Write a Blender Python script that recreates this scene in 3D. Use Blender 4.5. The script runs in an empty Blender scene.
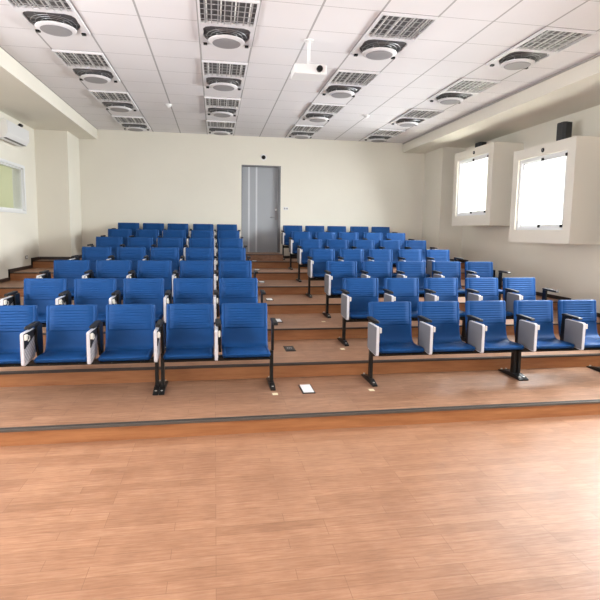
import bpy, bmesh, math, random
from mathutils import Matrix, Vector
random.seed(4)
C = bpy.context.scene.collection
scene = bpy.context.scene

# ------------------------------------------------------------------ camera
YAW, PITCH, ROLL, FPX, CY, EYE = .1694, .1073, .0146, 499.79, 284.38, 1.6792
cd = bpy.data.cameras.new('camera'); cam = bpy.data.objects.new('camera', cd); C.objects.link(cam)
sy, cy_, sp, cp = math.sin(YAW), math.cos(YAW), math.sin(PITCH), math.cos(PITCH)
F = Vector((sy*cp, cy_*cp, -sp)); Rt = Vector((cy_, -sy, 0)); U = Vector((sp*sy, sp*cy_, cp))
R2 = Rt*math.cos(ROLL) + U*math.sin(ROLL); U2 = U*math.cos(ROLL) - Rt*math.sin(ROLL)
m = Matrix((R2, U2, -F)).transposed().to_4x4(); m.translation = (0, 0, EYE)
cam.matrix_world = m
cd.sensor_width = 36; cd.sensor_fit = 'HORIZONTAL'; cd.lens = FPX/600*36
cd.shift_y = -(300-CY)/600
cd.clip_start = .05
scene.camera = cam

# ------------------------------------------------------------------ world and exposure
w = bpy.data.worlds.new('world'); scene.world = w; w.use_nodes = True
w.node_tree.nodes['Background'].inputs[0].default_value = (.85, .92, 1, 1)
w.node_tree.nodes['Background'].inputs[1].default_value = 1.0
WINDOW_LIGHT = 210.0     # daylight through the boxed windows of the right wall
SIDE_LIGHT = 11.5         # daylight through the glazed front part of the left wall
FRONT_FILL = 1.6        # fill light from assumed glazing added behind the camera
def window_light(y0, y1, z0, z1):
    # daylight entering a boxed window of the right wall; it sits behind the glass inside the box
    a0, a1, b0, b1 = y0+.17, y1-.155, z0+.21, z1-.17
    l = bpy.data.lights.new('daylight', 'AREA'); l.shape = 'RECTANGLE'; l.size = a1-a0-.02; l.size_y = b1-b0-.02
    l.energy = WINDOW_LIGHT; l.color = (.95, .98, 1.0); l.spread = math.radians(135)
    o = bpy.data.objects.new('daylight', l); C.objects.link(o)
    o.location = (5.236+.33, (a0+a1)/2, (b0+b1)/2)
    d = Vector((-1, 0, -math.tan(math.radians(22)))).normalized()
    o.rotation_euler = d.to_track_quat('-Z', 'Y').to_euler()
WINDOWS = ((8.985, 10.565, 1.832, 3.411), (6.735, 8.31, 1.535, 3.12), (4.48, 6.04, 1.25, 2.83), (2.22, 3.78, 1.10, 2.68))
for wv in WINDOWS: window_light(*wv)
vs = scene.view_settings
vs.view_transform = 'Standard'; vs.look = 'None'; vs.gamma = 1; vs.use_curve_mapping = False
vs.exposure = -0.08

# ------------------------------------------------------------------ sizes of the room
HC, HB = 3.9034, 3.6745                 # ceiling, beam underside
XL, XR, XLW, XRW = -2.634, 4.689, -3.6735, 5.8609
YB, YF = 12.289, -3.0
Y1, Z1, RUN, RISE = 4.0028, .1299, 1.1646, .1428
def tier_y(i): return Y1 if i == 1 else Y1 + 1.1093 + (i-2)*RUN
def tier_z(i): return Z1 + (i-1)*RISE
def row_y(i): return Y1 + 1.1093 + (i-2)*RUN + 1.0583
PITCH_X, BACK_W, EXTRA = .550, .475, .030
LEFT_X = [-2.12, -2.176, -2.191, -2.115, -2.150, -2.168, -2.180]
RIGHT_X = [1.594, 1.611, 1.655, 1.599, 1.616, 1.625, 1.616]
SPAN = {'left': [2.65, 2.70, 2.72, 2.634, 2.68, 2.69, 2.70], 'right': [2.70, 2.713, 2.72, 2.614, 2.65, 2.642, 2.69]}

# ------------------------------------------------------------------ materials
def mat(name, col, rough=.6, metal=0., emis=None, es=0., spec=.5):
    m = bpy.data.materials.new(name); m.use_nodes = True
    b = m.node_tree.nodes['Principled BSDF']
    b.inputs['Base Color'].default_value = (*col, 1); b.inputs['Roughness'].default_value = rough
    b.inputs['Metallic'].default_value = metal; b.inputs['Specular IOR Level'].default_value = spec
    if emis:
        b.inputs['Emission Color'].default_value = (*emis, 1); b.inputs['Emission Strength'].default_value = es
    return m
def nodes(m): return m.node_tree.nodes, m.node_tree.links, m.node_tree.nodes['Principled BSDF']
def coords(m, scale=(1, 1, 1), rot=(0, 0, 0), loc=(0, 0, 0), kind='Object'):
    N, L, b = nodes(m)
    if kind == 'World':
        t = N.new('ShaderNodeNewGeometry'); out = t.outputs['Position']
    else:
        t = N.new('ShaderNodeTexCoord'); out = t.outputs['Object']
    mp = N.new('ShaderNodeMapping'); mp.inputs['Scale'].default_value = scale
    mp.inputs['Rotation'].default_value = rot; mp.inputs['Location'].default_value = loc
    L.new(out, mp.inputs[0]); return mp.outputs[0]
def bump(m, height, strength=.2, dist=.01):
    N, L, b = nodes(m); bp = N.new('ShaderNodeBump')
    bp.inputs['Strength'].default_value = strength; bp.inputs['Distance'].default_value = dist
    L.new(height, bp.inputs['Height']); L.new(bp.outputs[0], b.inputs['Normal'])
def ramp(m, fac, stops):
    N, L, b = nodes(m); r = N.new('ShaderNodeValToRGB')
    while len(r.color_ramp.elements) < len(stops): r.color_ramp.elements.new(.5)
    for e, (p, c) in zip(r.color_ramp.elements, stops): e.position = p; e.color = (*c, 1)
    L.new(fac, r.inputs[0]); return r.outputs[0]
def noise(m, vec, scale, detail=3, rough=.5):
    N, L, b = nodes(m); n = N.new('ShaderNodeTexNoise'); n.inputs['Scale'].default_value = scale
    n.inputs['Detail'].default_value = detail; n.inputs['Roughness'].default_value = rough
    L.new(vec, n.inputs['Vector']); return n.outputs['Fac']
def mix(m, a, b_, fac, mode='MIX'):
    N, L, b = nodes(m); x = N.new('ShaderNodeMix'); x.data_type = 'RGBA'; x.blend_type = mode
    if isinstance(fac, float): x.inputs[0].default_value = fac
    else: L.new(fac, x.inputs[0])
    for s, v in ((6, a), (7, b_)):
        if isinstance(v, tuple): x.inputs[s].default_value = (*v, 1)
        else: L.new(v, x.inputs[s])
    return x.outputs[2]

def plaster(name, col):
    m = mat(name, col, .75, spec=.25); N, L, b = nodes(m)
    v = coords(m, kind='World')
    n1 = noise(m, v, .7, 4); n2 = noise(m, v, 60, 2)
    c = ramp(m, n1, [(.3, tuple(x*.95 for x in col)), (.7, col)])
    L.new(c, b.inputs['Base Color']); bump(m, n2, .06, .003); return m
M_WALL = plaster('wall_paint', (.81, .775, .685))
M_BOX = plaster('window_box_paint', (.82, .785, .70))

def planks(name, cols, rough, plank=(.62, .082)):
    m = mat(name, cols[0], rough); N, L, b = nodes(m)
    v = coords(m, kind='World')
    br = N.new('ShaderNodeTexBrick'); L.new(v, br.inputs['Vector'])
    br.inputs['Scale'].default_value = 1; br.inputs['Brick Width'].default_value = plank[0]
    br.inputs['Row Height'].default_value = plank[1]; br.inputs['Mortar Size'].default_value = .0016
    br.inputs['Mortar Smooth'].default_value = .3; br.offset = .37; br.offset_frequency = 3
    br.inputs['Color1'].default_value = (0, 0, 0, 1); br.inputs['Color2'].default_value = (1, 1, 1, 1)
    br.inputs['Mortar'].default_value = (.35, .35, .35, 1)
    v2 = coords(m, (3, 26, 9), kind='World'); g = noise(m, v2, 2.4, 5, .6)
    v3 = coords(m, (2.6, 1.6, 1), kind='World'); blot = noise(m, v3, 1.5, 4, .6)
    base = ramp(m, g, [(.28, cols[0]), (.5, cols[1]), (.75, cols[2])])
    tone = ramp(m, br.outputs['Color'], [(0, (.82, .78, .75)), (.5, (.93, .90, .89)), (1, (1.0, 1.0, 1.0))])
    c = mix(m, base, tone, 1., 'MULTIPLY')
    bl = ramp(m, blot, [(.35, (.84, .82, .81)), (.65, (1, 1, 1))])
    c = mix(m, c, bl, 1., 'MULTIPLY')
    c = mix(m, c, tuple(x*.72 for x in cols[0]), br.outputs['Fac'])
    L.new(c, b.inputs['Base Color'])
    rr = N.new('ShaderNodeMapRange'); rr.inputs['To Min'].default_value = rough-.08; rr.inputs['To Max'].default_value = rough+.1
    L.new(blot, rr.inputs[0]); L.new(rr.outputs[0], b.inputs['Roughness'])
    return m
M_FLOOR = planks('front_floor_planks', [(.335, .165, .088), (.41, .215, .122), (.49, .28, .17)], .42)
M_TREAD = planks('tier_planks', [(.25, .130, .074), (.37, .20, .118), (.49, .285, .18)], .45)
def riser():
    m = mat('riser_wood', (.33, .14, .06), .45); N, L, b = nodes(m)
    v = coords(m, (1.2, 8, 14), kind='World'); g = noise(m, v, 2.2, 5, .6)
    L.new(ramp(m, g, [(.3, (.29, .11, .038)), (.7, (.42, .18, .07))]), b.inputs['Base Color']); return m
M_RISER = riser()
M_NOSE = mat('nosing_brown', (.045, .030, .024), .5)
M_NOSE_G = mat('nosing_grey', (.085, .070, .058), .5)
M_GROOVE = mat('nosing_groove', (.012, .012, .012), .7)
M_BASE = mat('baseboard_brown', (.035, .022, .018), .45)
M_BEAD = mat('skirting_joint', (.80, .79, .76), .6)

def ceiling_mat():
    m = mat('ceiling_tiles', (.8, .78, .8), .85, spec=.2); N, L, b = nodes(m)
    g = N.new('ShaderNodeNewGeometry'); s = N.new('ShaderNodeSeparateXYZ'); L.new(g.outputs['Position'], s.inputs[0])
    outs = []
    for ax, off, step, wd in ((0, -2.013, .6153, .011), (1, 8.85, .62, .0040)):
        a = N.new('ShaderNodeMath'); a.operation = 'SUBTRACT'; L.new(s.outputs[ax], a.inputs[0]); a.inputs[1].default_value = off-step*20
        d = N.new('ShaderNodeMath'); d.operation = 'PINGPONG'; L.new(a.outputs[0], d.inputs[0]); d.inputs[1].default_value = step/2
        # pingpong is zero on every grid line
        c = N.new('ShaderNodeMath'); c.operation = 'LESS_THAN'; L.new(d.outputs[0], c.inputs[0]); c.inputs[1].default_value = wd
        outs.append(c.outputs[0])
    mx = N.new('ShaderNodeMath'); mx.operation = 'MAXIMUM'; L.new(outs[0], mx.inputs[0]); L.new(outs[1], mx.inputs[1])
    v = coords(m, kind='World'); n = noise(m, v, 90, 2)
    base = ramp(m, noise(m, v, .8, 2), [(.3, (.77, .75, .765)), (.7, (.81, .79, .805))])
    L.new(mix(m, base, (.42, .41, .41), mx.outputs[0]), b.inputs['Base Color'])
    bump(m, n, .05, .002); return m
M_CEIL = ceiling_mat()
def fabric(name, col, dark):
    m = mat(name, col, .6, spec=.22); N, L, b = nodes(m)
    v = coords(m, (1, 1, 1)); n = noise(m, v, 220, 2); n2 = noise(m, v, 5, 3)
    L.new(ramp(m, n2, [(.3, dark), (.7, col)]), b.inputs['Base Color'])
    bump(m, n, .12, .002); return m
M_BLUE = fabric('blue_fabric', (.004, .060, .215), (.003, .051, .185))
M_BLACK = mat('black_metal', (.006, .006, .006), .4, spec=.3)
M_RUBBER = mat('black_plastic', (.006, .006, .007), .5, spec=.3)
M_TABLET = mat('grey_laminate', (.15, .15, .165), .5, spec=.3)
M_RIM = mat('light_grey_rim', (.55, .54, .57), .35)
M_INSERT = mat('textured_grey_insert', (.42, .42, .45), .6)
def knurl():
    N, L, b = nodes(M_INSERT); v = coords(M_INSERT)
    k = N.new('ShaderNodeTexChecker'); k.inputs['Scale'].default_value = 45; L.new(v, k.inputs['Vector'])
    k.inputs['Color1'].default_value = (.30, .30, .32, 1); k.inputs['Color2'].default_value = (.55, .55, .58, 1)
    L.new(k.outputs['Color'], b.inputs['Base Color'])
knurl()
M_STEEL = mat('bright_steel', (.75, .73, .68), .3, .7)
M_HANDLE = mat('dull_steel', (.30, .30, .31), .35, .6)
M_CREAM = mat('cream_plastic', (.58, .56, .50), .5)
M_WHITE = mat('white_plastic', (.80, .80, .80), .4)
M_WHITEFRAME = mat('white_window_frame', (.78, .79, .80), .35)
M_PANE_SIDE = mat('daylight_pane_side', (.8, .8, .8), .3, emis=(.95, .97, 1.0), es=SIDE_LIGHT)
M_PANE_FRONT = mat('fill_pane_front', (.8, .8, .8), .3, emis=(1.0, .98, .95), es=FRONT_FILL)
M_DOOR = mat('grey_door_paint', (.36, .38, .41), .45)
M_DOORFRAME = mat('dark_grey_door_frame', (.17, .17, .18), .5)
M_STRIP = mat('pale_door_strip', (.62, .64, .67), .35)
M_LOUVRE = mat('louvre_metal', (.50, .49, .49), .4, .3)
M_LAMPBACK = mat('lamp_housing', (.11, .105, .105), .5)
M_TUBE = mat('fluorescent_tube', (.85, .85, .83), .4)
M_FAN = mat('fan_white_plastic', (.76, .75, .77), .4)
M_FANDARK = mat('fan_dark_guard', (.08, .075, .08), .5)
M_FANGREY = mat('fan_grey_disc', (.30, .29, .30), .5)
M_TAPE = mat('cream_tape', (.85, .78, .55), .6)
M_PAPER = mat('white_cover', (.88, .89, .90), .5)
M_SPEAKER = mat('black_speaker', (.02, .021, .023), .5)
M_GRILLE = mat('speaker_grille', (.045, .047, .05), .7)
M_GREENROOM = mat('pale_green_wall', (.72, .74, .61), .8)
def glass():
    m = bpy.data.materials.new('clear_glass'); m.use_nodes = True; N, L = m.node_tree.nodes, m.node_tree.links; N.clear()
    o = N.new('ShaderNodeOutputMaterial'); t = N.new('ShaderNodeBsdfTransparent'); g = N.new('ShaderNodeBsdfGlossy'); x = N.new('ShaderNodeMixShader')
    t.inputs[0].default_value = (.97, .98, .98, 1); g.inputs['Roughness'].default_value = .03; x.inputs[0].default_value = .05
    L.new(t.outputs[0], x.inputs[1]); L.new(g.outputs[0], x.inputs[2]); L.new(x.outputs[0], o.inputs[0]); return m
M_GLASS = glass()

# ------------------------------------------------------------------ mesh helpers
def obj(name, bm, material, parent=None, smooth=False, bevel=0.):
    me = bpy.data.meshes.new(name)
    bmesh.ops.recalc_face_normals(bm, faces=bm.faces[:])
    bm.to_mesh(me); bm.free()
    for mm in (material if isinstance(material, (list, tuple)) else [material]): me.materials.append(mm)
    o = bpy.data.objects.new(name, me); C.objects.link(o)
    if parent is not None: o.parent = parent
    if smooth:
        for p in me.polygons: p.use_smooth = True
    if bevel:
        b = o.modifiers.new('bevel', 'BEVEL'); b.width = bevel; b.segments = 2; b.limit_method = 'ANGLE'
    return o
def box(bm, x0, x1, y0, y1, z0, z1, mi=0):
    vs_ = [bm.verts.new(p) for p in ((x0,y0,z0),(x1,y0,z0),(x1,y1,z0),(x0,y1,z0),(x0,y0,z1),(x1,y0,z1),(x1,y1,z1),(x0,y1,z1))]
    fs = []
    for f in ((0,3,2,1),(4,5,6,7),(0,1,5,4),(1,2,6,5),(2,3,7,6),(3,0,4,7)):
        q = bm.faces.new([vs_[k] for k in f]); q.material_index = mi; fs.append(q)
    return fs
def B(*boxes):
    bm = bmesh.new()
    for b in boxes: box(bm, *b)
    return bm
def prism(bm, pts, axis, a, b, mi=0):
    """outline pts in the two other axes, extruded along axis from a to b"""
    def P(p, t):
        return {'x': (t, p[0], p[1]), 'y': (p[0], t, p[1]), 'z': (p[0], p[1], t)}[axis]
    A = [bm.verts.new(P(p, a)) for p in pts]; Bv = [bm.verts.new(P(p, b)) for p in pts]
    fs = [bm.faces.new(A), bm.faces.new(Bv[::-1])]
    n = len(pts)
    for i in range(n): fs.append(bm.faces.new((A[i], Bv[i], Bv[(i+1) % n], A[(i+1) % n])))
    for f in fs: f.material_index = mi
def cyl(bm, c, r, h, axis='z', n=16, r2=None, mi=0):
    r2 = r if r2 is None else r2
    def P(a, rr, t):
        u, v = rr*math.cos(a), rr*math.sin(a)
        return {'z': (c[0]+u, c[1]+v, c[2]+t), 'x': (c[0]+t, c[1]+u, c[2]+v), 'y': (c[0]+u, c[1]+t, c[2]+v)}[axis]
    A = [bm.verts.new(P(2*math.pi*k/n, r, 0)) for k in range(n)]
    Bv = [bm.verts.new(P(2*math.pi*k/n, r2, h)) for k in range(n)]
    fs = [bm.faces.new(A), bm.faces.new(Bv[::-1])]
    for i in range(n): fs.append(bm.faces.new((A[i], Bv[i], Bv[(i+1) % n], A[(i+1) % n])))
    for f in fs: f.material_index = mi
def lathe(bm, c, prof, n=32, mi=0, sx=1, sy_=1):
    rings = []
    for r, z in prof:
        rings.append([bm.verts.new((c[0]+sx*r*math.cos(2*math.pi*k/n), c[1]+sy_*r*math.sin(2*math.pi*k/n), c[2]+z)) for k in range(n)])
    for a, b in zip(rings, rings[1:]):
        for k in range(n):
            f = bm.faces.new((a[k], a[(k+1) % n], b[(k+1) % n], b[k])); f.material_index = mi
    bm.faces.new(rings[0][::-1]).material_index = mi; bm.faces.new(rings[-1]).material_index = mi
def torus(bm, c, R, r, n=28, k=6, sy_=1, mi=0):
    rings = []
    for i in range(n):
        a = 2*math.pi*i/n
        rings.append([bm.verts.new((c[0]+(R+r*math.cos(b))*math.cos(a), c[1]+sy_*(R+r*math.cos(b))*math.sin(a), c[2]+r*math.sin(b))) for b in [2*math.pi*j/k for j in range(k)]])
    for i in range(n):
        for j in range(k):
            bm.faces.new((rings[i][j], rings[(i+1) % n][j], rings[(i+1) % n][(j+1) % k], rings[i][(j+1) % k])).material_index = mi
def tube(bm, pts, r, n=8, mi=0):
    pts = [Vector(p) for p in pts]; rings = []
    for i, p in enumerate(pts):
        d = (pts[min(i+1, len(pts)-1)] - pts[max(i-1, 0)]).normalized()
        a = d.orthogonal().normalized(); b = d.cross(a)
        rings.append([bm.verts.new(p + r*(a*math.cos(2*math.pi*k/n)+b*math.sin(2*math.pi*k/n))) for k in range(n)])
    for a, b in zip(rings, rings[1:]):
        for k in range(n): bm.faces.new((a[k], a[(k+1) % n], b[(k+1) % n], b[k])).material_index = mi
    bm.faces.new(rings[0][::-1]); bm.faces.new(rings[-1])
def thing(name, label, cat, loc=(0, 0, 0), group=None):
    o = bpy.data.objects.new(name, None); C.objects.link(o); o.location = loc
    o.empty_display_size = .1
    o['label'] = label; o['category'] = cat
    if group: o['group'] = group
    return o
def tag(o, label, cat, group=None):
    o['label'] = label; o['category'] = cat
    if group: o['group'] = group
    return o
def struct(name, bm, m, parent=None, bevel=0., label=None):
    o = obj(name, bm, m, parent, bevel=bevel)
    if parent is None: o['kind'] = 'structure'
    if label: o['label'] = label
    return o
def copy_tree(o, parent=None):
    c = o.copy(); C.objects.link(c)
    if parent is not None: c.parent = parent
    for ch in list(o.children): copy_tree(ch, c)
    return c
ORD = ['first', 'second', 'third', 'fourth', 'fifth', 'sixth', 'seventh', 'eighth']

# ------------------------------------------------------------------ the room shell
T = .2
struct('floor', B((XLW-T, XRW+T, YF-T, Y1+.3, -.15, 0)), M_FLOOR, label='pinkish brown plank floor in front of the seating tiers')
for i in range(1, 8):
    y0 = tier_y(i); y1 = tier_y(i+1)+.02 if i < 7 else YB
    z0 = 0 if i == 1 else tier_z(i-1)-.02
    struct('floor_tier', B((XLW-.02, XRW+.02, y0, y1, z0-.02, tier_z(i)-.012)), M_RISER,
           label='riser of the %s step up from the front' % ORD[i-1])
    struct('floor_tier_tread', B((XLW-.02, XRW+.02, y0+.02, y1, tier_z(i)-.012, tier_z(i))), M_TREAD,
           label='brown plank tread of the %s tier from the front' % ORD[i-1])
    bm = bmesh.new()
    wd = .055 if i < 3 else .03
    box(bm, XLW, XRW, y0-.014, y0-.014+wd, tier_z(i)-.014, tier_z(i)+.004)
    if i < 3:
        box(bm, XLW, XRW, y0+.002, y0+.006, tier_z(i)+.004, tier_z(i)+.0055, 1)
        box(bm, XLW, XRW, y0+.018, y0+.028, tier_z(i)+.004, tier_z(i)+.0055, 1)
    struct('trim_%d' % i, bm, [M_NOSE_G if i == 1 else M_NOSE, M_GROOVE], label='dark nosing strip along the %s step' % ORD[i-1])
# landing in front of the door
Z8 = tier_z(8)
struct('floor_landing', B((.61, 1.535, 11.30, YB, tier_z(7), Z8)), M_TREAD, label='small landing step in front of the grey door')
struct('trim_8', B((.61, 1.535, 11.288, 11.32, Z8-.014, Z8+.004)), M_NOSE)

struct('ceiling', B((XLW-T, XRW+T, YF-T, YB+T, HC, HC+.15)), M_CEIL)
def beam(name, x0, x1, lab): struct(name, B((x0, x1, YF, YB, HB, HC)), M_WALL, label=lab)
beam('ceiling_beam', XLW, XL, 'dropped beam along the left side of the ceiling')
beam('ceiling_beam', XR, XRW, 'dropped beam along the right side of the ceiling')
# shadow gap moulding between the tiles and the beams
struct('trim_9', B((XR-.02, XR, YF, YB, HC-.03, HC)), mat('ceiling_edge_trim', (.40, .38, .36), .6))
# back wall with door opening
DX0, DX1, DH = .638, 1.589, 2.10
struct('wall_back', B((XLW-T, DX0, YB, YB+T, -.1, HC), (DX1, XRW+T, YB, YB+T, -.1, HC), (DX0, DX1, YB, YB+T, Z8+DH, HC), (DX0, DX1, YB, YB+T, -.1, Z8)), M_WALL)
struct('wall_back_passage', B((DX0-.3, DX1+.3, YB+T, YB+T+.05, Z8-.1, Z8+DH+.3)), M_WALL)
# left wall with the control room window; the glazed part further forward lies outside the photograph
WY0, WY1, WZ0, WZ1 = 9.35, 10.66, 1.985, 2.80
GY0, GY1, GZ0, GZ1 = -1.6, 5.2, .95, 2.75
struct('wall_left', B((XLW-T, XLW, WY1, YB, -.1, HC), (XLW-T, XLW, WY0, WY1, -.1, WZ0), (XLW-T, XLW, WY0, WY1, WZ1, HC),
    (XLW-T, XLW, GY1, WY0, -.1, HC), (XLW-T, XLW, GY0, GY1, -.1, GZ0), (XLW-T, XLW, GY0, GY1, GZ1, HC), (XLW-T, XLW, YF, GY0, -.1, HC)), M_WALL)
struct('wall_right', B((XRW, XRW+T, YF, YB, -.1, HC)), M_WALL)
FX0, FX1, FZ0, FZ1 = -2.6, 4.6, 1.0, 3.0
struct('wall_front', B((XLW-T, FX0, YF-T, YF, -.1, HC), (FX1, XRW+T, YF-T, YF, -.1, HC), (FX0, FX1, YF-T, YF, -.1, FZ0), (FX0, FX1, YF-T, YF, FZ1, HC)), M_WALL)
CLY, CRY = 11.368, 11.269
struct('wall_left_column', B((XLW, -3.03, CLY, YB, tier_z(7)-.02, HB)), M_WALL, label='square column in the back left corner')
struct('wall_right_column', B((5.283, XRW, CRY, YB, tier_z(7)-.02, HB)), M_WALL, label='square column in the back right corner')

# stepped dark baseboards
def base_side(name, x0, x1, yend):
    bm = bmesh.new(); h = .062
    box(bm, x0, x1, YF, Y1, 0, h+.01)
    for i in range(1, 8):
        a = tier_y(i); b = tier_y(i+1) if i < 7 else yend
        if i == 1: box(bm, x0, x1, a, b, tier_z(i), tier_z(i)+h)
        else: box(bm, x0, x1, a-.045, b, tier_z(i)-RISE if a else 0, tier_z(i)+h)
        box(bm, x0, x1, a-.045, a, tier_z(i)-RISE, tier_z(i)+h)
    return struct(name, bm, M_BASE)
base_side('baseboard_left', XLW, XLW+.014, CLY)
base_side('baseboard_right', XRW-.014, XRW, CRY)
z7 = tier_z(7)
struct('baseboard_back', B((-3.03, .61, YB-.014, YB, z7, z7+.062), (1.535, 5.283, YB-.014, YB, z7, z7+.062),
    (XLW, -3.016, CLY-.014, CLY, z7, z7+.062), (-3.03, -3.016, CLY, YB, z7, z7+.062),
    (5.269, XRW, CRY-.014, CRY, z7, z7+.062), (5.269, 5.283, CRY, YB, z7, z7+.062)), M_BASE)

# ------------------------------------------------------------------ door
d = bpy.data.objects.new('door_1', None); C.objects.link(d); d.location = (DX0, YB, Z8); d['kind'] = 'structure'
d['label'] = 'grey door with two pale vertical strips in the back wall'
W_, H_ = DX1-DX0, DH
obj('door_frame', B((0, .012, .0, .16, 0, H_), (W_-.06, W_, .0, .16, 0, H_), (.012, W_-.06, .0, .16, H_-.035, H_)), M_DOORFRAME, d, bevel=.004)
obj('door_panel', B((.012, W_-.06, .09, .135, .005, H_-.035)), M_DOOR, d)
bm = bmesh.new()
for x in (.165, .348): box(bm, x, x+.04, .084, .0895, .005, H_-.035)
obj('door_strip', bm, M_STRIP, d)
bm = B((W_-.125, W_-.085, .078, .09, .80, 1.10)); obj('lock_plate', bm, M_FANGREY, d, bevel=.003)
bm = bmesh.new(); cyl(bm, (W_-.105, .03, .86), .012, .05, 'y', 10); tube(bm, [(W_-.105, .035, .86), (W_-.16, .03, .862), (W_-.25, .035, .858)], .010)
h = obj('door_handle', bm, M_HANDLE, d, smooth=True)
bm = bmesh.new(); cyl(bm, (W_-.105, .045, 1.05), .026, .035, 'y', 14); obj('lock_knob', bm, M_WHITE, d)

# ------------------------------------------------------------------ boxed windows in the right wall
XF = 5.236
def boxed_window(n, y0, y1, z0, z1, lab):
    o = bpy.data.objects.new('window_%d' % n, None); C.objects.link(o); o.location = (XF, y0, z0)
    o['kind'] = 'structure'; o['label'] = lab
    L_, H = y1-y0, z1-z0; D = XRW-XF
    a0, a1, b0, b1 = .17, L_-.155, .21, H-.17           # opening
    obj('window_box', B((0, D, 0, a0, 0, H), (0, D, a1, L_, 0, H), (0, D, a0, a1, 0, b0), (0, D, a0, a1, b1, H), (.60, D, a0, a1, b0, b1)), M_BOX, o)
    t = .058
    obj('window_frame', B((.035, .10, a0, a0+t, b0, b1), (.035, .10, a1-t, a1, b0, b1), (.035, .10, a0+t, a1-t, b0, b0+t), (.035, .10, a0+t, a1-t, b1-t, b1)), M_WHITEFRAME, o, bevel=.004)
    mid = (a0+a1)/2; s = .03
    for k, (p, q, dx) in enumerate(((a0+t, mid+.008, .042), (mid-.008, a1-t, .066))):
        e = obj('window_sash', B((dx, dx+.022, p, p+s, b0+t, b1-t), (dx, dx+.022, q-(.012 if k == 0 else s), q, b0+t, b1-t),
            (dx, dx+.022, p+s, q-.012, b0+t, b0+t+s), (dx, dx+.022, p+s, q-.012, b1-t-s, b1-t)), M_WHITEFRAME, o)
        obj('pane', B((dx+.002, dx+.006, p+s*.9, q-.011, b0+t+s*.9, b1-t-s*.9)), M_GLASS, e)
    for (yy, zz) in ((mid, b1-t), (a0+t, b1-t), (mid, b0+t+.01), (a0+t+.02, b0+t+.01)):
        bm = bmesh.new(); box(bm, .018, .042, yy-.024, yy+.024, zz-.028, zz+.02); obj('latch', bm, M_BLACK, o, bevel=.004)
    return o
boxed_window(1, 8.985, 10.565, 1.832, 3.411, 'white boxed window nearest the back wall')
boxed_window(2, 6.735, 8.31, 1.535, 3.12, 'white boxed window nearest the camera on the right')
boxed_window(3, 4.48, 6.04, 1.25, 2.83, 'boxed window outside the frame to the right')
boxed_window(4, 2.22, 3.78, 1.10, 2.68, 'boxed window beside the front floor')
# sensors on the window boxes
def sensor(y, z, lab):
    bm = bmesh.new(); cyl(bm, (0, 0, 0), .036, -.012, 'x', 16, .030)
    t = thing('wall_sensor', lab, 'sensor', (XF, y, z), 'dark round sensors above the boxed windows')
    obj('housing', bm, M_RUBBER, t); bm = bmesh.new(); cyl(bm, (-.012, 0, 0), .014, -.007, 'x', 12, .008); obj('lens', bm, M_FANGREY, t)
sensor(9.72, 3.318, 'small dark round sensor on the far window box')
sensor(7.50, 3.03, 'dark oval sensor on the near window box')

# glazing outside the photograph: left wall, and fill panes added behind the camera
def glazing(n, axis, fixed, a0, a1, z0, z1, bays, pane):
    o = bpy.data.objects.new('window_%d' % n, None); C.objects.link(o); o['kind'] = 'structure'
    w = (a1-a0)/bays; fr = bmesh.new(); pn = bmesh.new()
    def bb(bm, p, q, r, s, d0, d1):
        if axis == 'x': box(bm, fixed+d0, fixed+d1, p, q, r, s)
        else: box(bm, p, q, fixed+d0, fixed+d1, r, s)
    for k in range(bays+1): bb(fr, a0+k*w-.03, a0+k*w+.03, z0, z1, -.09, -.03)
    bb(fr, a0, a1, z0, z0+.05, -.09, -.03); bb(fr, a0, a1, z1-.05, z1, -.09, -.03)
    bb(pn, a0, a1, z0, z1, -.066, -.060)
    obj('window_frame', fr, M_WHITEFRAME, o); obj('pane', pn, pane, o)
glazing(5, 'x', XLW-.0, GY0, GY1, GZ0, GZ1, 5, M_PANE_SIDE)
glazing(6, 'y', YF-.0, FX0, FX1, FZ0, FZ1, 6, M_PANE_FRONT)  # assumed, unseen glazing; its glowing panes are added as front fill

# control room window in the left wall
o = bpy.data.objects.new('window_7', None); C.objects.link(o); o['kind'] = 'structure'; o['label'] = 'white framed window into a pale green room in the left wall'
t = .055; x0, x1 = XLW-T, XLW+.018; xg = XLW-.075
obj('window_frame', B((x0, x1, WY1-.004, WY1+t, WZ0-t, WZ1+t), (x0, x1, WY0-t, WY0+.004, WZ0-t, WZ1+t), (x0, x1, WY0+.004, WY1-.004, WZ1-.004, WZ1+t), (x0, x1, WY0+.004, WY1-.004, WZ0-t, WZ0+.004)), M_WHITEFRAME, o, bevel=.006)
obj('inner_frame', B((xg, xg+.05, WY1-.035, WY1, WZ0, WZ1), (xg, xg+.05, WY0, WY0+.035, WZ0, WZ1), (xg, xg+.05, WY0, WY1, WZ0, WZ0+.03), (xg, xg+.05, WY0, WY1, WZ1-.03, WZ1)), M_WHITEFRAME, o)
obj('pane', B((xg+.02, xg+.026, WY0, WY1, WZ0, WZ1)), M_GLASS, o)
struct('wall_control_room', B((XLW-2.2, XLW-2.1, 8.2, 12.2, .9, 3.6), (XLW-2.1, XLW-T, 12.1, 12.2, .9, 3.6), (XLW-2.1, XLW-T, 8.2, 8.3, .9, 3.6),
    (XLW-2.1, XLW-T, 8.3, 12.1, 3.5, 3.6), (XLW-2.1, XLW-T, 8.3, 12.1, .9, 1.0), (XLW-1.35, XLW-1.2, 11.2, 11.45, 1.0, 3.5)), M_GREENROOM, label='pale green walls of the room behind the left window')
ld = bpy.data.lights.new('control_room_lamp', 'AREA'); ld.shape = 'RECTANGLE'; ld.size = 1.2; ld.size_y = .6; ld.energy = 34; ld.color = (1, .98, .86)
lo = bpy.data.objects.new('control_room_lamp', ld); C.objects.link(lo); lo.location = (XLW-1.1, 10.6, 3.47)

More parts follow.
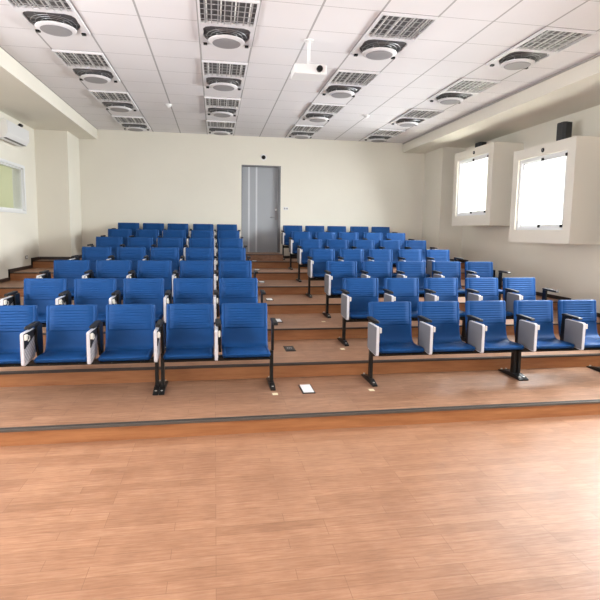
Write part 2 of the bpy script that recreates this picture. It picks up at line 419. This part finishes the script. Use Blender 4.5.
# ------------------------------------------------------------------ ceiling lights, fans, detectors
def make_light():
    t = thing('ceiling_light', 'x', 'light', (0, 0, 0), 'louvred ceiling lights')
    s, e = .607, .607
    obj('housing', B((.0, s, .0, e, -.003, .0), ), M_LAMPBACK, t)
    obj('frame', B((0, .022, 0, e, -.030, -.003), (s-.022, s, 0, e, -.030, -.003), (.022, s-.022, 0, .022, -.030, -.003), (.022, s-.022, e-.022, e, -.030, -.003)), M_FAN, t)
    for k in range(4):
        bm = bmesh.new(); cyl(bm, (.085+k*.146, .03, -.014), .0085, e-.06, 'y', 8); obj('tube', bm, M_TUBE, t, smooth=True)
    bm = bmesh.new()
    for k in range(1, 9): box(bm, k*s/9-.006, k*s/9+.006, .022, e-.022, -.030, -.024)
    for k in range(1, 5): box(bm, .022, s-.022, k*e/5-.004, k*e/5+.004, -.029, -.025)
    obj('louvre', bm, M_LOUVRE, t)
    return t
def make_fan():
    t = thing('ceiling_fan', 'x', 'fan', (0, 0, 0), 'round ceiling circulation fans')
    s = .607; c = (s/2, s/2)
    # square frame plate with a D-shaped mouth
    bm = bmesh.new(); n = 32
    outer = []; inner = []
    for k in range(n):
        a = 2*math.pi*k/n; ca, sa = math.cos(a), math.sin(a)
        q = 1/max(abs(ca), abs(sa)); outer.append((c[0]+ca*q*s/2, c[1]+sa*q*s/2))
        r = .262 if sa > -.2 else min(.262/max(abs(ca), abs(sa)), .33)
        inner.append((c[0]+ca*r, c[1]+sa*r))
    for z0, z1 in ((-.028, 0),):
        vo0 = [bm.verts.new((*p, z0)) for p in outer]; vi0 = [bm.verts.new((*p, z0)) for p in inner]
        vo1 = [bm.verts.new((*p, z1)) for p in outer]; vi1 = [bm.verts.new((*p, z1)) for p in inner]
        for k in range(n):
            j = (k+1) % n
            bm.faces.new((vo0[k], vo0[j], vi0[j], vi0[k])); bm.faces.new((vo1[k], vo1[j], vi1[j], vi1[k]))
            bm.faces.new((vo0[k], vo0[j], vo1[j], vo1[k])); bm.faces.new((vi0[k], vi0[j], vi1[j], vi1[k]))
    obj('frame', bm, M_FAN, t)
    bm = bmesh.new(); cyl(bm, (c[0], c[1], -.012), .30, .006, 'z', 32); obj('fan_well', bm, M_FANDARK, t)
    bm = bmesh.new()
    for r in (.08, .13, .18, .225): torus(bm, (c[0], c[1], -.034), r, .004, 28, 5)
    for k in range(12):
        a = k*math.pi/6; tube(bm, [(c[0]+.05*math.cos(a), c[1]+.05*math.sin(a), -.034), (c[0]+.26*math.cos(a), c[1]+.26*math.sin(a), -.03)], .003, 4)
    obj('guard', bm, M_HANDLE, t)
    # shallow dish hung below the mouth
    bm = bmesh.new(); lathe(bm, (c[0], c[1]+.07, -.068), [(.12, -.016), (.17, -.012), (.205, 0), (.210, .008), (.19, .008), (.05, .0)], 36)
    dish = obj('deflector', bm, M_FAN, t, smooth=True)
    bm = bmesh.new(); lathe(bm, (c[0], c[1]+.07, -.090), [(.13, 0), (.158, .002), (.162, .006), (.05, .008)], 32); obj('hub_cover', bm, M_FANGREY, dish)
    bm = bmesh.new()
    for a in (.8, 2.34, 3.9, 5.5): cyl(bm, (c[0]+.15*math.cos(a), c[1]+.07+.15*math.sin(a), -.068), .008, .055, 'z', 8)
    obj('hanger', bm, M_FAN, t)
    for x in (.06, s-.06):
        obj('clip', B((x-.022, x+.022, s-.07, s-.03, -.048, -.026)), M_BLACK, t)
    return t
light0, fan0 = make_light(), make_fan()
colname = ['leftmost column', 'second column from the left', 'third column from the left', 'rightmost column']
rowname = {0: 'nearest the back wall', 1: 'second from the back wall', 2: 'third from the back wall', 3: 'fourth from the back wall'}
first = True
for ci, cx in enumerate((-2.010, -.162, 1.683, 3.528)):
    for ri, yy in enumerate((10.71, 8.85, 6.99, 5.13)):
        for kind, dy, src, lab in (('l', 0, light0, 'square louvred ceiling light'), ('f', .617, fan0, 'round white ceiling fan')):
            o = src if first else copy_tree(src)
            if kind == 'f' and first: first = False
            o.location = (cx, yy+dy, HC)
            o['label'] = '%s, %s, %s' % (lab, rowname[ri], colname[ci])
def detector(x, y, lab):
    t = thing('smoke_detector', lab, 'detector', (x, y, HC), 'ceiling smoke detectors')
    bm = bmesh.new(); lathe(bm, (0, 0, 0), [(.03, -.05), (.045, -.038), (.055, -.02), (.06, 0)], 20); obj('housing', bm, M_WHITE, t, smooth=True)
    bm = bmesh.new(); cyl(bm, (0, 0, -.056), .016, .008, 'z', 12); obj('sensor_tip', bm, M_WHITE, t)
detector(-.815, 9.56, 'small white smoke detector on the left half of the tiled ceiling')
detector(2.88, 9.56, 'small white smoke detector on the right half of the tiled ceiling')
# projector
p = thing('projector', 'white projector hanging from the ceiling above the aisle', 'projector', (1.10, 6.05, HC))
obj('body', B((-.19, .19, -.15, .15, -.42, -.31)), M_WHITE, p, bevel=.012)
bm = bmesh.new(); cyl(bm, (.10, -.185, -.365), .035, .04, 'y', 20); obj('lens', bm, M_BLACK, p)
bm = bmesh.new(); cyl(bm, (0, 0, -.31), .02, .31, 'z', 14); cyl(bm, (0, 0, -.012), .06, .012, 'z', 16); obj('mounting_pole', bm, M_WHITE, p)
obj('infrared_window', B((.06, .10, .149, .153, -.405, -.375)), M_BLACK, p)

# ------------------------------------------------------------------ air conditioner on the left wall
a = thing('air_conditioner', 'white wall air conditioner above the left window', 'air conditioner', (XLW, 9.34, 3.16))
bm = bmesh.new(); prism(bm, [(0, .03), (.10, 0), (.19, .02), (.235, .09), (.24, .20), (.225, .30), (.19, .325), (0, .325)], 'y', 0, 1.01)
for v in bm.verts: pass
# prism on 'y' takes (x, z)
obj('body', bm, M_WHITE, a, bevel=.006)
obj('louvre_flap', B((.14, .20, .06, .95, .010, .018)), M_FANDARK, a)
obj('front_panel', B((.2385, .2445, .012, .998, .10, .295)), mat('ac_panel', (.74, .74, .75), .35), a, bevel=.002)
obj('indicator', B((.243, .247, .93, .96, .15, .175)), M_PAPER, a)
bm = bmesh.new(); tube(bm, [(.14, .78, .33), (.15, .84, .375), (.14, .95, .38), (.09, 1.02, .37), (.0, 1.04, .36)], .028, 10)
obj('pipe', bm, M_RUBBER, a, smooth=True)

# ------------------------------------------------------------------ speakers on the window boxes
def speaker(x, y, z, h, w_, lab):
    t = thing('loudspeaker', lab, 'speaker', (x, y, z), 'black loudspeakers on the window boxes')
    bm = bmesh.new(); prism(bm, [(-.02, -w_/2), (.10, -w_/2+.02), (.10, w_/2-.02), (-.02, w_/2), (-.06, w_/2-.03), (-.06, -w_/2+.03)], 'z', 0, h)
    obj('cabinet', bm, M_SPEAKER, t, bevel=.006)
    bm = bmesh.new(); prism(bm, [(-.066, -w_/2+.035), (-.060, -w_/2+.035), (-.060, w_/2-.035), (-.066, w_/2-.035)], 'z', .02, h-.02)
    obj('grille', bm, M_GRILLE, t)
speaker(5.50, 7.40, 3.12, .335, .20, 'black loudspeaker standing upright on the near window box')
speaker(5.62, 10.20, 3.411, .20, .24, 'black loudspeaker barely showing above the far window box')

# ------------------------------------------------------------------ small wall fittings
t = thing('door_camera', 'small black round camera with white ring on wall above the door', 'camera', (1.165, YB, 3.42))
bm = bmesh.new(); cyl(bm, (0, 0, 0), .075, -.015, 'y', 24); obj('mounting_ring', bm, M_WHITE, t)
bm = bmesh.new(); cyl(bm, (0, -.015, 0), .05, -.03, 'y', 20, .035); obj('lens', bm, M_BLACK, t)
t = thing('light_switch', 'white double light switch plate right of the door', 'switch', (1.72, YB, 2.21))
obj('plate', B((-.06, .06, -.008, 0, -.038, .038)), M_WHITE, t, bevel=.003)
for x in (-.028, .028): obj('rocker', B((x-.018, x+.018, -.014, -.008, -.02, .02)), M_FANGREY, t)
t = thing('wall_socket', 'small grey wall socket low on the left wall', 'socket', (XLW, 10.64, 1.075))
obj('plate', B((0, .008, -.055, .055, -.035, .035)), M_FANGREY, t, bevel=.002)
obj('outlet', B((.008, .012, -.03, .03, -.018, .018)), M_WHITE, t)

# ------------------------------------------------------------------ floor sockets along the aisle, tape squares
def floor_box(i, x, y, w_, l, white, lab):
    t = thing('floor_socket', lab, 'floor socket', (x, y, tier_z(i)), 'floor sockets along the aisle steps')
    obj('frame', B((-w_/2, w_/2, -l/2, l/2, 0, .006)), M_BLACK, t, bevel=.002)
    if white: obj('cover', B((-w_/2+.012, w_/2-.012, -l/2+.02, l/2-.02, .006, .012)), M_PAPER, t)
    else:
        obj('cover', B((-w_/2+.016, w_/2-.016, -l/2+.03, l/2-.03, .006, .009)), M_SPEAKER, t)
        for k in range(3): obj('outlet', B((-.03+k*.022, -.018+k*.022, -.03, .03, .009, .011)), M_FANGREY, t)
floor_box(1, .885, 4.69, .125, .27, True, 'white covered floor socket in a black frame on the lowest tier of the aisle')
floor_box(2, .875, 5.79, .12, .25, False, 'black open floor socket on the second tier of the aisle')
for i, y in ((3, 6.86), (4, 7.98), (5, 9.35), (6, 10.42), (7, 11.12)):
    floor_box(i, .865, y, .115, .24, True, 'white covered floor socket on the %s tier of the aisle' % ORD[i-1])
for i, x, y, lab in ((1, .56, 4.585, 'on the lowest tier before the left block front leg'), (1, 1.515, 4.59, 'on the lowest tier before the right block front leg'),
                (2, 1.507, 5.71, 'on the second tier before the right block leg'), (3, 1.498, 6.76, 'on the third tier before the right block leg')):
    tag(obj('tape_square', B((x-.026, x+.026, y-.03, y+.03, tier_z(i), tier_z(i)+.0012)), M_TAPE), 'cream tape square %s' % lab, 'tape', 'cream tape squares on the steps')

# ------------------------------------------------------------------ the chairs
PROF = [(0, .815), (-.008, .75), (-.018, .68), (-.029, .61), (-.041, .54), (-.055, .475), (-.074, .428), (-.106, .404), (-.155, .394), (-.22, .394), (-.30, .398), (-.365, .397), (-.395, .389), (-.406, .376)]
def catmull(P, n):
    out = []
    for i in range(len(P)-1):
        p0, p1, p2, p3 = P[max(i-1, 0)], P[i], P[i+1], P[min(i+2, len(P)-1)]
        for k in range(n):
            t = k/n
            out.append(tuple(.5*((2*p1[j])+(-p0[j]+p2[j])*t+(2*p0[j]-5*p1[j]+4*p2[j]-p3[j])*t*t+(-p0[j]+3*p1[j]-3*p2[j]+p3[j])*t**3) for j in (0, 1)))
    out.append(P[-1]); return out
CURVE = catmull(PROF, 20)
ARC = [0.]
for a_, b_ in zip(CURVE, CURVE[1:]): ARC.append(ARC[-1]+math.hypot(b_[0]-a_[0], b_[1]-a_[1]))
def slab(i0, i1, th, half, relief, offset=0.):
    """padded sheet following the side profile; relief(s, x) raises or sinks its front face"""
    bm = bmesh.new(); xs = []
    for u in (-1, -.985, -.96, -.92, -.865, -.85, -.835, -.6, -.3, 0, .3, .6, .835, .85, .865, .92, .96, .985, 1): xs.append(u)
    fr, bk = [], []
    for i in range(i0, i1+1):
        y, z = CURVE[i]; a_, b_ = CURVE[max(i-1, 0)], CURVE[min(i+1, len(CURVE)-1)]
        d = Vector((b_[0]-a_[0], b_[1]-a_[1])).normalized(); nrm = Vector((d[1], -d[0]))   # towards the sitter
        if nrm[0]-nrm[1] > 0: nrm = -nrm
        hw = half
        dist = min(ARC[i]-ARC[i0], ARC[i1]-ARC[i])
        if dist < .03: hw = half - .02*(1-math.sqrt(max(0, 1-(1-dist/.03)**2)))*.7
        f, b = [], []
        for u in xs:
            x = u*hw; rnd = max(0, abs(u)-.93)/.07
            h = relief(ARC[i], u) - .018*rnd**2*th/.03 + offset
            e = min(dist/.012, 1); h -= (1-e)**2*th*.5
            f.append(bm.verts.new((x, y+nrm[0]*h, z+nrm[1]*h)))
            q = -th + offset + .5*th*rnd**2 + (1-e)**2*th*.4
            b.append(bm.verts.new((x, y+nrm[0]*q, z+nrm[1]*q)))
        fr.append(f); bk.append(b)
    n = len(xs)
    for r in range(len(fr)-1):
        for c in range(n-1):
            bm.faces.new((fr[r][c], fr[r][c+1], fr[r+1][c+1], fr[r+1][c])); bm.faces.new((bk[r][c+1], bk[r][c], bk[r+1][c], bk[r+1][c+1]))
        bm.faces.new((fr[r][0], fr[r+1][0], bk[r+1][0], bk[r][0])); bm.faces.new((fr[r][-1], bk[r][-1], bk[r+1][-1], fr[r+1][-1]))
    for c in range(n-1):
        bm.faces.new((fr[0][c], bk[0][c], bk[0][c+1], fr[0][c+1])); bm.faces.new((fr[-1][c], fr[-1][c+1], bk[-1][c+1], bk[-1][c]))
    return bm
SEAM = .245
def ribs(s, u):
    h = 0.
    if s < SEAM:
        h += .008
        if abs(u) < .82 and .036 < s < SEAM-.026:
            k = (s-.036)/(SEAM-.062)*7
            h += .006*abs(math.sin(math.pi*k))**.7 - .004
        if .84 < abs(u) < .86: h -= .004
    elif s < SEAM+.012: h += .0
    else: h += .003
    return h
def seatpad(s, u): return .004 - (.003 if .84 < abs(u) < .86 else 0)
IJ = next(i for i, q in enumerate(CURVE) if q[0] <= -.13)
def rounded(pts_box, r, n=4):
    y0, y1, z0, z1 = pts_box; out = []
    for cx, cz, a0 in ((y1-r, z1-r, 0), (y0+r, z1-r, 90), (y0+r, z0+r, 180), (y1-r, z0+r, 270)):
        for k in range(n+1):
            a = math.radians(a0+90*k/n); out.append((cx+r*math.cos(a), cz+r*math.sin(a)))
    return out
def arm_pad(bm, x):
    # side outline in (y, z), slightly drooping nose
    prism(bm, [(-.400, .660), (-.398, .672), (-.38, .682), (-.15, .688), (-.125, .683), (-.125, .666), (-.15, .661), (-.385, .655)], 'x', x-.024, x+.024)
def arm_post(bm, x, z0=.365):
    prism(bm, [(-.235, .655), (-.10, .66), (-.09, .52), (-.09, z0), (-.20, z0), (-.235, .5)], 'x', x-.012, x+.012)
def make_chair():
    t = thing('auditorium_chair', 'x', 'chair', (0, 0, 0))
    hw = BACK_W/2
    obj('backrest', slab(0, IJ, .046, hw, ribs), M_BLUE, t, smooth=True)
    obj('seat', slab(IJ-2, len(CURVE)-1, .040, hw-.004, seatpad, .001), M_BLUE, t, smooth=True)
    obj('shell', slab(6, len(CURVE)-6, .012, hw-.012, lambda s, u: 0, -.044), M_RUBBER, t, smooth=True)
    # armrest on the left of the seat
    x = -PITCH_X/2
    bm = bmesh.new(); arm_pad(bm, x); ar = obj('armrest', bm, M_RUBBER, t, bevel=.006)
    bm = bmesh.new(); arm_post(bm, x+.020); obj('arm_support', bm, M_BLACK, ar, bevel=.003)
    # folded writing tablet
    xo, xi = x-.029, x-.001
    out = rounded((-.480, -.200, .350, .640), .020); out = [(y, z + (0 if z > .5 else (y+.49)*.08)) for y, z in out]
    bm = bmesh.new(); prism(bm, out, 'x', xo, xi); tb = obj('writing_tablet', bm, M_RIM, t, bevel=.003)
    inn = rounded((-.474, -.206, .358, .634), .016); inn = [(y, z + (0 if z > .5 else (y+.49)*.08)) for y, z in inn]
    bm = bmesh.new(); prism(bm, inn, 'x', xo-.0035, xo+.001); g = obj('tablet_face', bm, M_TABLET, tb)
    bm = bmesh.new(); prism(bm, [(-.468, .380), (-.225, .400), (-.225, .575), (-.468, .495)], 'x', xi-.001, xi+.003); obj('tablet_insert', bm, M_INSERT, tb)
    bm = bmesh.new(); prism(bm, [(-.474, .502), (-.215, .582), (-.215, .632), (-.474, .632)], 'x', xi-.001, xi+.007); obj('hinge_bracket', bm, M_RUBBER, tb)
    bm = bmesh.new(); box(bm, xi+.004, xi+.024, -.478, -.435, .578, .628); hg = obj('hinge', bm, M_CREAM, tb, bevel=.004)
    bm = bmesh.new(); tube(bm, [(xi+.012, -.415, .61), (xi+.016, -.385, .60), (xi+.016, -.38, .575), (xi+.012, -.405, .56)], .006, 6); obj('tablet_spring', bm, M_STEEL, tb)
    return t
def foot(parent, x):
    bm = bmesh.new()
    prism(bm, [(-.155-.032, .02), (-.155+.028, .02), (-.155+.024, .362), (-.155-.028, .362)], 'x', x-.0165, x+.0165)
    lg = obj('leg', bm, M_BLACK, parent, bevel=.003)
    bm = bmesh.new()
    # foot bar: flat, tapering to both ends
    prism(bm, [(-.325, 0), (.092, 0), (.092, .012), (.02, .030), (-.10, .045), (-.21, .045), (-.29, .026), (-.325, .014)], 'x', x-.027, x+.027)
    ft = obj('foot', bm, M_BLACK, lg, bevel=.006)
    for y in (-.275, .06):
        bm = bmesh.new(); cyl(bm, (x, y, .022), .011, .010, 'z', 8); obj('bolt', bm, M_STEEL, lg)
def add_right_arm(c):
    x = BACK_W/2 + .035
    bm = bmesh.new(); arm_pad(bm, x+.004); ar = obj('armrest', bm, M_RUBBER, c, bevel=.006)
    bm = bmesh.new(); prism(bm, [(-.195, .655), (-.125, .66), (-.12, .52), (-.13, .365), (-.185, .365), (-.195, .5)], 'x', x-.010, x+.014); obj('arm_support', bm, M_BLACK, ar, bevel=.003)
def make_frame(n, last):
    """carrying frame of n chairs; x is measured from the first backrest's left edge"""
    t = thing('seat_frame', 'x', 'seat frame', (0, 0, 0))
    gap = PITCH_X-BACK_W
    xa = -gap/2+.020 if last else -.012
    xb = n*PITCH_X-gap+.035 if last else n*PITCH_X-gap/2-.005
    bm = bmesh.new(); box(bm, xa-.01, xb+.01, -.185, -.130, .275, .325); obj('beam', bm, M_BLACK, t, bevel=.004)
    foot(t, xa); foot(t, xb)
    for k in range(n):
        c = k*PITCH_X+BACK_W/2
        for s in (-.13, .13):
            bm = bmesh.new(); prism(bm, [(-.20, .295), (-.115, .295), (-.115, .328), (-.16, .336), (-.34, .336), (-.34, .325), (-.20, .315)], 'x', c+s-.012, c+s+.012); obj('seat_bracket', bm, M_BLACK, t)
    return t
chair0 = make_chair(); chairE = make_chair(); add_right_arm(chairE); frameA = make_frame(3, False); frameB = make_frame(2, True)
used = set()
def inst(src):
    if src.name in used: return copy_tree(src)
    used.add(src.name); return src
AISLE = ['nearest the centre aisle', 'second from the centre aisle', 'in the middle of', 'second from the %s wall side', 'at the %s wall end']
rowlab = ['front row', 'second row from the front', 'third row from the front', 'fourth row from the front', 'third row from the back', 'second row from the back', 'rearmost row']
for side, X0 in (('left', LEFT_X), ('right', RIGHT_X)):
    for i in range(1, 8):
        y, z = row_y(i), tier_z(i)
        X0 = (LEFT_X if side == 'left' else RIGHT_X)[i-1]
        pw = (SPAN[side][i-1]-EXTRA-BACK_W)/4
        for k in range(5):
            c = inst(chairE if k == 4 else chair0); c.location = (X0+k*pw+(EXTRA if k > 2 else 0)+BACK_W/2, y, z); c.scale = (pw/PITCH_X, 1, 1)
            a_ = 4-k if side == 'left' else k
            pos = {0: 'beside the centre aisle', 1: 'second from the aisle', 2: 'middle one', 3: 'fourth from the aisle', 4: 'by the %s wall' % side}[a_]
            c['label'] = 'blue chair, %s block, %s, %s' % (side, rowlab[i-1], pos)
            c['group'] = 'blue chairs in the %s block, %s' % (side, rowlab[i-1])
        for src, k0, nm in ((frameA, 0, 'three'), (frameB, 3, 'two')):
            f = inst(src); f.location = (X0+k0*pw+(EXTRA if k0 else 0), y, z); f.scale = (pw/PITCH_X, 1, 1)
            f['label'] = 'black frame under %s %s chairs, %s block, %s' % ({0: 'left', 3: 'right'}[k0], nm, side, rowlab[i-1])
            f['group'] = 'black metal frames carrying the chairs'
